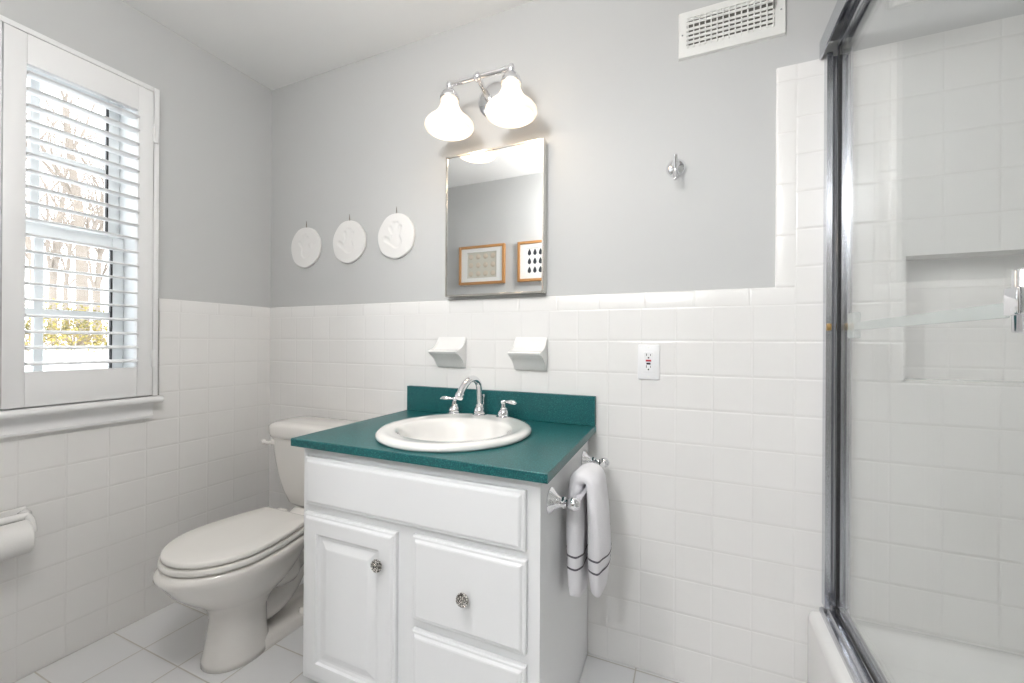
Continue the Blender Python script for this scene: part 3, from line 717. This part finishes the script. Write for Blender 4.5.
# ------------------------------------------------------------------ outlet
ox0, ox1, oz0, oz1 = 1.808, 1.877, 0.971, 1.087; oc = (ox0+ox1)/2; om = (oz0+oz1)/2
ot = thing('electrical_outlet', 'white GFCI outlet with red and black buttons on the back wall tile', 'outlet', (oc, 0, om))
bm = B(); box(bm, ox0, ox1, -0.006, -0.0005, oz0, oz1, 0.003, 2); obj('cover_plate', bm, PLATE, ot)
bm = B(); box(bm, oc-0.0165, oc+0.0165, -0.0085, -0.005, om-0.0335, om+0.0335, 0.001, 1); rc = obj('receptacle', bm, PLATE, ot)
bm = B(); box(bm, oc-0.0085, oc+0.0085, -0.0105, -0.008, om+0.002, om+0.008, 0.0005, 1); b1 = obj('test_button', bm, RED, rc); b1['label'] = 'red button'
bm = B(); box(bm, oc-0.0065, oc+0.0065, -0.0105, -0.008, om-0.008, om-0.002, 0.0005, 1); b1 = obj('reset_button', bm, DARK, rc); b1['label'] = 'black button'
for sz in (1, -1):
    zc = om+sz*0.0215+(-0.001 if sz > 0 else 0.003)
    for a, b, h in ((-0.0075, -0.0055, 0.008), (0.0055, 0.0072, 0.0065)):
        bm = B(); box(bm, oc+a, oc+b, -0.0088, -0.0084, zc, zc+h); obj('slot', bm, DARK, rc, smooth=False)
    bm = B(); lathe(bm, [(0, 0.0), (0.0026, 0), (0.0026, 0.0006), (0, 0.0006)], (oc, -0.0083, zc-0.006), (0, -1, 0), 12); obj('ground_hole', bm, DARK, rc)
for sz in (1, -1):
    bm = B(); lathe(bm, [(0, 0.0), (0.003, 0), (0.0025, 0.0009), (0, 0.001)], (oc, -0.0058, om+sz*0.0485), (0, -1, 0), 12); obj('screw', bm, VENTW, ot)

# ------------------------------------------------------------------ robe hook
hk = thing('robe_hook', 'small chrome robe hook on the grey wall right of the mirror', 'hook', (1.924, 0.006, 1.663))
bm = B(); lathe(bm, [(0, 0), (0.029, 0), (0.0305, 0.004), (0.0275, 0.011), (0.019, 0.018), (0.010, 0.023), (0.007, 0.030), (0.007, 0.036), (0, 0.036)], (1.924, 0.006, 1.663), (0, -1, 0), 36); obj('rosette', bm, CHROME, hk)
bm = B(); tube(bm, smooth_path([(1.924, -0.050, 1.687), (1.924, -0.048, 1.678), (1.924, -0.042, 1.662), (1.924, -0.038, 1.642), (1.924, -0.042, 1.622), (1.924, -0.050, 1.608)], 5), [0.0040]+[0.0062]*20+[0.0058]*4+[0.004], 12); obj('prong', bm, CHROME, hk)

# ------------------------------------------------------------------ plaster handprint discs
def handprint(cx, cz, seed, flip, rot, label):
    R0 = 0.098; rng = random.Random(seed)
    t = thing('plaster_disc', label, 'plaster disc', (cx, 0.006, cz), 'plaster handprint discs on the grey wall')
    caps_ = [((-0.002, -0.026), (0.004, -0.010), 0.026)]
    for a, L, r in ((-32, 0.055, 0.0075), (-12, 0.066, 0.0080), (6, 0.068, 0.0080), (24, 0.058, 0.0075)):
        a = math.radians(a+rng.uniform(-4, 4)); d = Vector((math.sin(a), math.cos(a)))
        caps_.append(((d.x*0.028, d.y*0.028-0.018), (d.x*L, d.y*L-0.012), r))
    caps_.append(((0.018, -0.030), (0.056, -0.002), 0.009))
    cr, sr = math.cos(rot), math.sin(rot)
    def depth(x, z):
        x, z = x*cr+z*sr, -x*sr+z*cr; x *= flip; out = 0
        for (a, b, r) in caps_:
            a, b, p = Vector(a), Vector(b), Vector((x, z)); ab = b-a; q = max(0, min(1, (p-a).dot(ab)/ab.length_squared))
            d = (p-a-ab*q).length; v = max(0, min(1, (r+0.003-d)/0.006)); out = max(out, v*v*(3-2*v))
        return out
    bm = B(); n = 72; rings = [[bm.verts.new((cx, -0.0065+0.0036*depth(0, 0), cz))]]
    for i in range(1, 31):
        r = R0*i/30
        ring = []
        for k in range(n):
            a = 2*PI*k/n; e = 1+0.012*math.sin(3*a+seed)+0.008*math.sin(7*a)
            x, z = r*e*math.cos(a), r*e*math.sin(a); y = -0.0065+0.0036*depth(x, z)
            if i == 30: y += 0.003
            ring.append(bm.verts.new((cx+x, y, cz+z)))
        rings.append(ring)
    rings.append([bm.verts.new((v.co.x, 0.0055, v.co.z)) for v in rings[-1]]); rings.append([bm.verts.new((cx, 0.0055, cz))])
    link_rings(bm, rings); obj('plaster', bm, PLASTER, t, angle=180)
    bm = B(); tube(bm, [(cx-0.003, 0.002, cz+R0-0.012), (cx, 0.001, cz+R0+0.030), (cx+0.003, 0.002, cz+R0-0.012)], 0.0011, 6)
    obj('hanging_wire', bm, mat('dull_wire', (0.25, 0.22, 0.18), 0.5, 0.6), t)
handprint(0.250, 1.546, 1, 1, 0.15, 'left of the three white plaster discs with a hand impression, nearest the room corner')
handprint(0.526, 1.548, 2, -1, 0.0, 'middle of the three white plaster discs with a hand impression')
handprint(0.794, 1.549, 3, -1, 0.1, 'right of the three white plaster discs with a hand impression, nearest the mirror')

# ------------------------------------------------------------------ mirror
mx0, mx1, mz0, mz1 = 1.065, 1.481, 1.272, 1.832; my = -0.030
mi = thing('wall_mirror', 'rectangular wall mirror with thin nickel frame above the sink', 'mirror', ((mx0+mx1)/2, 0.006, mz0))
bm = B(); fwid = 0.0075
for b in ((mx0, mx0+fwid, mz0, mz1), (mx1-fwid, mx1, mz0, mz1), (mx0+fwid, mx1-fwid, mz0, mz0+fwid), (mx0+fwid, mx1-fwid, mz1-fwid, mz1)): box(bm, b[0], b[1], my-0.003, 0.0055, b[2], b[3], 0.0015, 1)
obj('frame', bm, FRAMEM, mi)
bm = B(); box(bm, mx0+fwid-0.001, mx1-fwid+0.001, my, 0.004, mz0+fwid-0.001, mz1-fwid+0.001); obj('mirror_glass', bm, MIRROR, mi, smooth=False)

# ------------------------------------------------------------------ vanity light
LY = -0.140; bz = 2.040
vl = thing('vanity_light', 'chrome two-light wall fixture with white bell shades above the mirror', 'wall light', (1.266, 0.006, 2.0))
bm = B(); lathe(bm, [(0, 0), (0.068, 0), (0.070, 0.005), (0.064, 0.012), (0.044, 0.020), (0.022, 0.026), (0, 0.028)], (1.262, 0.006, 2.038), (0, -1, 0), 40, sy=1.0); obj('backplate', bm, CHROME, vl)
bm = B(); tube(bm, smooth_path([(1.262, -0.018, 2.022), (1.263, -0.06, 2.018), (1.265, -0.105, 2.030), (1.266, -0.137, bz)], 6), 0.0105, 16)
lathe(bm, [(0.0105, 0), (0.015, 0.002), (0.015, 0.010), (0.0105, 0.012)], (1.263, -0.045, 2.018), (0, -1, 0), 18); obj('arm', bm, CHROME, vl)
bm = B(); tube(bm, [(1.150, LY, bz), (1.390, LY, bz)], 0.0088, 16)
for xx in (1.160, 1.372): lathe(bm, [(0.0082, -0.005), (0.0108, -0.003), (0.0108, 0.003), (0.0082, 0.005)], (xx, LY, bz), (1, 0, 0), 16)
lathe(bm, [(0, -0.017), (0.009, -0.015), (0.0155, -0.007), (0.0165, 0.0), (0.0155, 0.007), (0.009, 0.015), (0, 0.017)], (1.266, LY, bz), n=20)
obj('crossbar', bm, CHROME, vl)
for sx in (1.149, 1.397):
    bm = B(); lathe(bm, [(0, 0.056), (0.005, 0.054), (0.0105, 0.048), (0.0125, 0.040), (0.0105, 0.032), (0.008, 0.026), (0.012, 0.022), (0.024, 0.015), (0.032, 0.004), (0.0345, -0.006), (0.037, -0.008), (0.037, -0.014), (0.0345, -0.016), (0.030, -0.010)], (sx, LY, bz-0.040), n=30); obj('shade_holder', bm, CHROME, vl)
    bm = B(); zt = 1.994
    P = [(0.028, 0.0), (0.030, -0.014), (0.034, -0.030), (0.041, -0.046), (0.052, -0.062), (0.067, -0.076), (0.081, -0.088), (0.089, -0.099), (0.0905, -0.109), (0.086, -0.118), (0.079, -0.123)]
    lathe(bm, P+[(r-0.003, t) for r, t in P[::-1]], (sx, LY, zt), n=48); sh = obj('lamp_shade', bm, SHADE, vl, angle=180)
    bm = B(); lathe(bm, [(0.012, -0.01), (0.013, -0.028), (0.024, -0.050), (0.028, -0.067), (0.023, -0.083), (0.010, -0.091), (0, -0.092)], (sx, LY, zt), n=20)
    obj('bulb', bm, mat('lit_bulb', (1, 1, 1), 0.3, emis=(1, 0.86, 0.68), es=5.0), sh)
    ld = bpy.data.lights.new('bulb_light', 'POINT'); ld.energy = BULB_W; ld.color = (1, 0.80, 0.60); ld.shadow_soft_size = 0.03
    lo = bpy.data.objects.new('bulb_light', ld); COL.objects.link(lo); lo.location = (sx, LY, zt-0.110)

# ------------------------------------------------------------------ wall register
v0, v1, vz0, vz1 = 1.929, 2.226, 2.012, 2.163
ve = thing('air_vent', 'white metal air vent grille high on the grey wall', 'vent', ((v0+v1)/2, 0.006, vz0))
bm = B(); i0, i1, j0, j1 = v0+0.025, v1-0.029, vz0+0.030, vz1-0.024
R = [[bm.verts.new((x, y, z)) for x, z in ((a, c), (b, c), (b, d), (a, d))] for a, b, c, d, y in ((v0, v1, vz0, vz1, 0.0055), (v0+0.003, v1-0.003, vz0+0.003, vz1-0.003, -0.003), (i0, i1, j0, j1, -0.003), (i0, i1, j0, j1, 0.0055))]
link_rings(bm, R+[R[0]]); obj('face_plate', bm, VENTW, ve, smooth=False)
bm = B(); box(bm, i0-0.002, i1+0.002, 0.0035, 0.0055, j0-0.002, j1+0.002); obj('duct_backing', bm, mat('duct_grey', (0.16, 0.155, 0.14), 0.8), ve, smooth=False)
for k in range(15):
    x = i0+0.0035+(i1-i0-0.007)*k/14
    bm = B(); box(bm, x-0.0018, x+0.0018, -0.0045, 0.0005, j0, j1); obj('vertical_fin', bm, VENTW, ve, smooth=False)
for k in range(7):
    z = j0+0.006+(j1-j0-0.012)*k/6-(0.0 if k < 6 else -0.002)
    if k == 5: z += 0.0045
    bm = B(); box(bm, i0, i1, 0.0007, 0.0028, z-0.0040, z+0.0040); obj('horizontal_blade', bm, VENTW, ve, smooth=False)
bm = B(); box(bm, i1-0.005, i1-0.002, -0.014, -0.002, j1-0.045, j1-0.008, 0.001, 1); obj('damper_lever', bm, mat('dull_steel', (0.22, 0.22, 0.2), 0.4, 0.8), ve)
for xx in (v0+0.012, v1-0.013):
    bm = B(); lathe(bm, [(0, 0.0), (0.003, 0), (0.0025, 0.001), (0, 0.0012)], (xx, -0.0025, (vz0+vz1)/2), (0, -1, 0), 12); obj('screw', bm, ALU, ve)

# ------------------------------------------------------------------ tub
tub = thing('bathtub', 'white bathtub behind the sliding glass shower doors', 'bathtub', (2.68, -0.78, 0))
TX0, TX1, TY0, TY1, TZ = 2.286, 3.073, FY+0.008, -0.0015, 0.325
bm = B()
def ring4(x0, x1, y0, y1, z, r, n=6): return rrect(bm, x0, x1, y0, y1, r, z, n)
R = [ring4(TX0, TX1, TY0, TY1, 0.0, 0.004), ring4(TX0, TX1, TY0, TY1, TZ-0.024, 0.004), ring4(TX0+0.003, TX1, TY0, TY1, TZ-0.011, 0.004), ring4(TX0+0.011, TX1-0.001, TY0, TY1, TZ-0.003, 0.004), ring4(TX0+0.026, TX1-0.002, TY0+0.001, TY1-0.001, TZ, 0.004),
     ring4(TX0+0.100, TX1-0.060, TY0+0.09, TY1-0.050, TZ-0.001, 0.07), ring4(TX0+0.112, TX1-0.070, TY0+0.10, TY1-0.062, TZ-0.008, 0.075), ring4(TX0+0.122, TX1-0.078, TY0+0.115, TY1-0.075, TZ-0.03, 0.08),
     ring4(TX0+0.150, TX1-0.10, TY0+0.15, TY1-0.17, 0.12, 0.10), ring4(TX0+0.20, TX1-0.14, TY0+0.2, TY1-0.24, 0.07, 0.10), ring4(TX0+0.28, TX1-0.22, TY0+0.3, TY1-0.34, 0.062, 0.08)]
link_rings(bm, R); cap(bm, R[-1]); obj('basin', bm, TUBM, tub, angle=55)
bm = B(); lathe(bm, [(0, 0.003), (0.028, 0.003), (0.030, 0.0), (0, 0.0)], (2.68, -1.2, 0.0625), n=24); obj('drain', bm, CHROME, tub)

# ------------------------------------------------------------------ shower doors
sd = thing('shower_door', 'chrome framed sliding glass shower door on the tub rim', 'shower door', (2.345, -0.78, TZ))
y0, y1 = FY+0.01, -0.0012
bm = B()   # bottom track section
prism(bm, [(2.314, TZ+0.0005), (2.314, TZ+0.010), (2.319, TZ+0.014), (2.327, TZ+0.014), (2.330, TZ+0.024), (2.334, TZ+0.024), (2.336, TZ+0.010), (2.343, TZ+0.010), (2.344, TZ+0.022), (2.348, TZ+0.022), (2.349, TZ+0.008), (2.371, TZ+0.008), (2.373, TZ+0.024), (2.376, TZ+0.024), (2.378, TZ+0.0005)], 'y', y0, y1)
obj('bottom_track', bm, ALU, sd, smooth=False)
bm = B()   # header: inverted channel
hz0, hz1 = 1.912, 1.962
prism(bm, [(2.308, hz0), (2.308, hz1), (2.379, hz1), (2.379, hz0+0.030), (2.3765, hz0+0.030), (2.3765, hz1-0.004), (2.3585, hz1-0.004), (2.3585, hz0+0.024), (2.3565, hz0+0.024), (2.3565, hz1-0.004), (2.312, hz1-0.004), (2.312, hz0)], 'y', y0, y1)
obj('header', bm, ALU, sd, smooth=False)
for ya, yb, s_g in ((-0.030, y1, 1), (y0, y0+0.03, -1)):
    bm = B(); e0, e1 = (ya, yb)
    box(bm, 2.3195, 2.322, e0, e1, TZ+0.026, hz0-0.0005); box(bm, 2.374, 2.377, e0, e1, TZ+0.026, hz0-0.0005)
    if s_g > 0: box(bm, 2.322, 2.374, -0.006, e1, TZ+0.026, hz0-0.0005); box(bm, 2.322, 2.333, -0.030, -0.027, TZ+0.026, hz0-0.0005)
    else: box(bm, 2.322, 2.374, e0, e0+0.005, TZ+0.026, hz0-0.0005)
    obj('wall_jamb', bm, ALU, sd, smooth=False)
bm = B(); box(bm, 2.3195, 2.3300, -0.044, -0.031, 1.130, 1.150, 0.003, 2); obj('bumper', bm, BRASS, sd)
def panel(xg, ya, yb, name):
    bm = B(); box(bm, xg-0.003, xg+0.003, ya, yb, TZ+0.026, 1.925); gp = obj('glass_panel', bm, GLASS, sd, smooth=False)
    for a, b in ((yb-0.001, yb+0.009), (ya-0.009, ya+0.001)):
        bm = B(); box(bm, xg-0.005, xg+0.005, a, b, TZ+0.024, 1.93, 0.002, 1); obj('panel_stile', bm, ALU, gp)
    bm = B(); box(bm, xg-0.0060, xg+0.0060, ya+0.004, yb-0.004, TZ+0.024, TZ+0.034, 0.001, 1); obj('bottom_rail', bm, ALU, gp)
    bm = B(); box(bm, xg-0.0060, xg+0.0060, ya+0.004, yb-0.004, 1.914, 1.93, 0.001, 1); obj('top_rail', bm, ALU, gp)
    bm = B(); box(bm, xg-0.0046, xg+0.0046, yb-0.0034, yb-0.0012, TZ+0.034, 1.914); obj('seal', bm, DARK, gp, smooth=False)
    bm = B(); box(bm, xg-0.0050, xg+0.0050, ya+0.004, yb-0.0036, TZ+0.0342, TZ+0.0372); obj('seal', bm, DARK, gp, smooth=False)
    return gp
g1 = panel(2.3465, -0.84, -0.038, 'inner'); g2 = panel(2.3685, -1.54, -0.79, 'outer') if True else None
bm = B()
box(bm, 2.3505, 2.3550, -0.700, -0.105, 1.128, 1.148, 0.001, 1); obj('towel_rail', bm, ACRYL, g1)
bm = B(); box(bm, 2.3500, 2.3640, -0.145, -0.095, 1.108, 1.174, 0.002, 1) ; obj('rail_bracket', bm, ACRYL, g1)
bm = B(); hx, hy = 2.327, -0.780
lathe(bm, [(0, 0.0), (0.009, 0.0), (0.0105, 0.002), (0.0105, 0.030), (0.012, 0.032), (0.012, 0.046), (0.0105, 0.048), (0.0105, 0.071), (0.009, 0.073), (0, 0.073)], (hx, hy, 1.107), n=20)
box(bm, hx-0.013, 2.342, hy-0.013, hy+0.013, 1.127, 1.160, 0.003, 2); obj('handle_post', bm, CHROME, g1)

# ------------------------------------------------------------------ pictures on the wall behind the camera (seen in the mirror)
def picture(x0, x1, z0, z1, dark, label):
    t = thing('picture_frame', label, 'picture frame', ((x0+x1)/2, FY, z0), 'framed specimens on the wall opposite the mirror')
    bm = B(); fw_ = 0.020; yb = FY+0.0005; yf = FY+0.028
    for b in ((x0, x0+fw_, z0, z1), (x1-fw_, x1, z0, z1), (x0+fw_, x1-fw_, z0, z0+fw_), (x0+fw_, x1-fw_, z1-fw_, z1)): box(bm, b[0], b[1], yb, yf, b[2], b[3], 0.002, 1)
    obj('frame', bm, WOOD, t)
    bm = B(); box(bm, x0+fw_, x1-fw_, yb, FY+0.010, z0+fw_, z1-fw_); obj('backing', bm, LINEN, t, smooth=False)
    bm = B(); a0, a1, b0, b1 = x0+0.072, x1-0.072, z0+0.052, z1-0.052
    for b in ((x0+fw_, a0, z0+fw_, z1-fw_), (a1, x1-fw_, z0+fw_, z1-fw_), (a0, a1, z0+fw_, b0), (a0, a1, b1, z1-fw_)): box(bm, b[0], b[1], FY+0.010, FY+0.018, b[2], b[3])
    obj('mat_board', bm, MATB, t, smooth=False)
    if dark:
        bm = B(); box(bm, a0, a1, FY+0.0101, FY+0.0112, b0, b1); obj('paper', bm, MATB, t, smooth=False)
    nx, nz = (6, 3) if dark else (4, 3)
    for i in range(nx):
        for j in range(nz):
            cx = a0+(a1-a0)*(i+0.5)/nx; cz = b0+(b1-b0)*(j+0.5)/nz; bm = B()
            if dark: lathe(bm, [(0, -0.024), (0.011, -0.016), (0.0145, -0.006), (0.011, 0.008), (0.004, 0.022), (0, 0.027)], (cx, FY+0.0125, cz), (0, 0, 1), 14, sy=0.09)
            else: lathe(bm, [(0, -0.02), (0.012, -0.018), (0.022, -0.004), (0.019, 0.010), (0.010, 0.019), (0, 0.022)], (cx, FY+0.0115, cz), (0, 0, 1), 14, sy=0.12)
            obj('specimen', bm, FEATH if dark else SHELL, t)
picture(0.222, 0.630, 1.553, 1.863, False, 'wooden frame with pale beige shells in rows, left one in the mirror reflection')
picture(0.740, 1.150, 1.555, 1.860, True, 'wooden frame with dark leaf shaped specimens, right one in the mirror reflection')

# ------------------------------------------------------------------ unseen fill lamps, added behind and above the camera
def fill_lamp(x, y, r, drop, watts, label, col):  # glowing globe on a stem, added to brighten the room from out of view
    t = thing('fill_light', label, 'fill light', (x, y, H-drop-r))
    bm = B(); lathe(bm, [(0, 0), (0.06, 0), (0.06, -0.012), (0.03, -0.022), (0.008, -0.026), (0.008, -drop), (0.03, -drop), (0.03, -drop-0.01), (0, -drop-0.01)], (x, y, H-0.0005), n=30); obj('stem', bm, FRAMEM, t)
    bm = B(); lathe(bm, [(0.03, -drop+0.0)]+[(r*math.sin(a), -drop-r+r*math.cos(a)) for a in [0.25+(PI-0.25)*k/20 for k in range(21)]], (x, y, H), n=40); g = obj('globe', bm, mat('fill_globe_%d' % int(watts), (0.9, 0.9, 0.88), 0.3, emis=col, es=watts/(PI*4*PI*r*r)), t, angle=180)
    return g
for a in ((1.38, -1.22, 0.10, 0.27, ROOM_FILL_W, 'unseen opal globe added as fill light in the bathroom above the camera', (1, 0.985, 0.97)), (1.7, -2.4, 0.12, 0.12, HALL_FILL_W, 'unseen opal globe added as fill light in the hall behind the doorway', (0.96, 0.98, 1.0))):
    fill_lamp(*a)
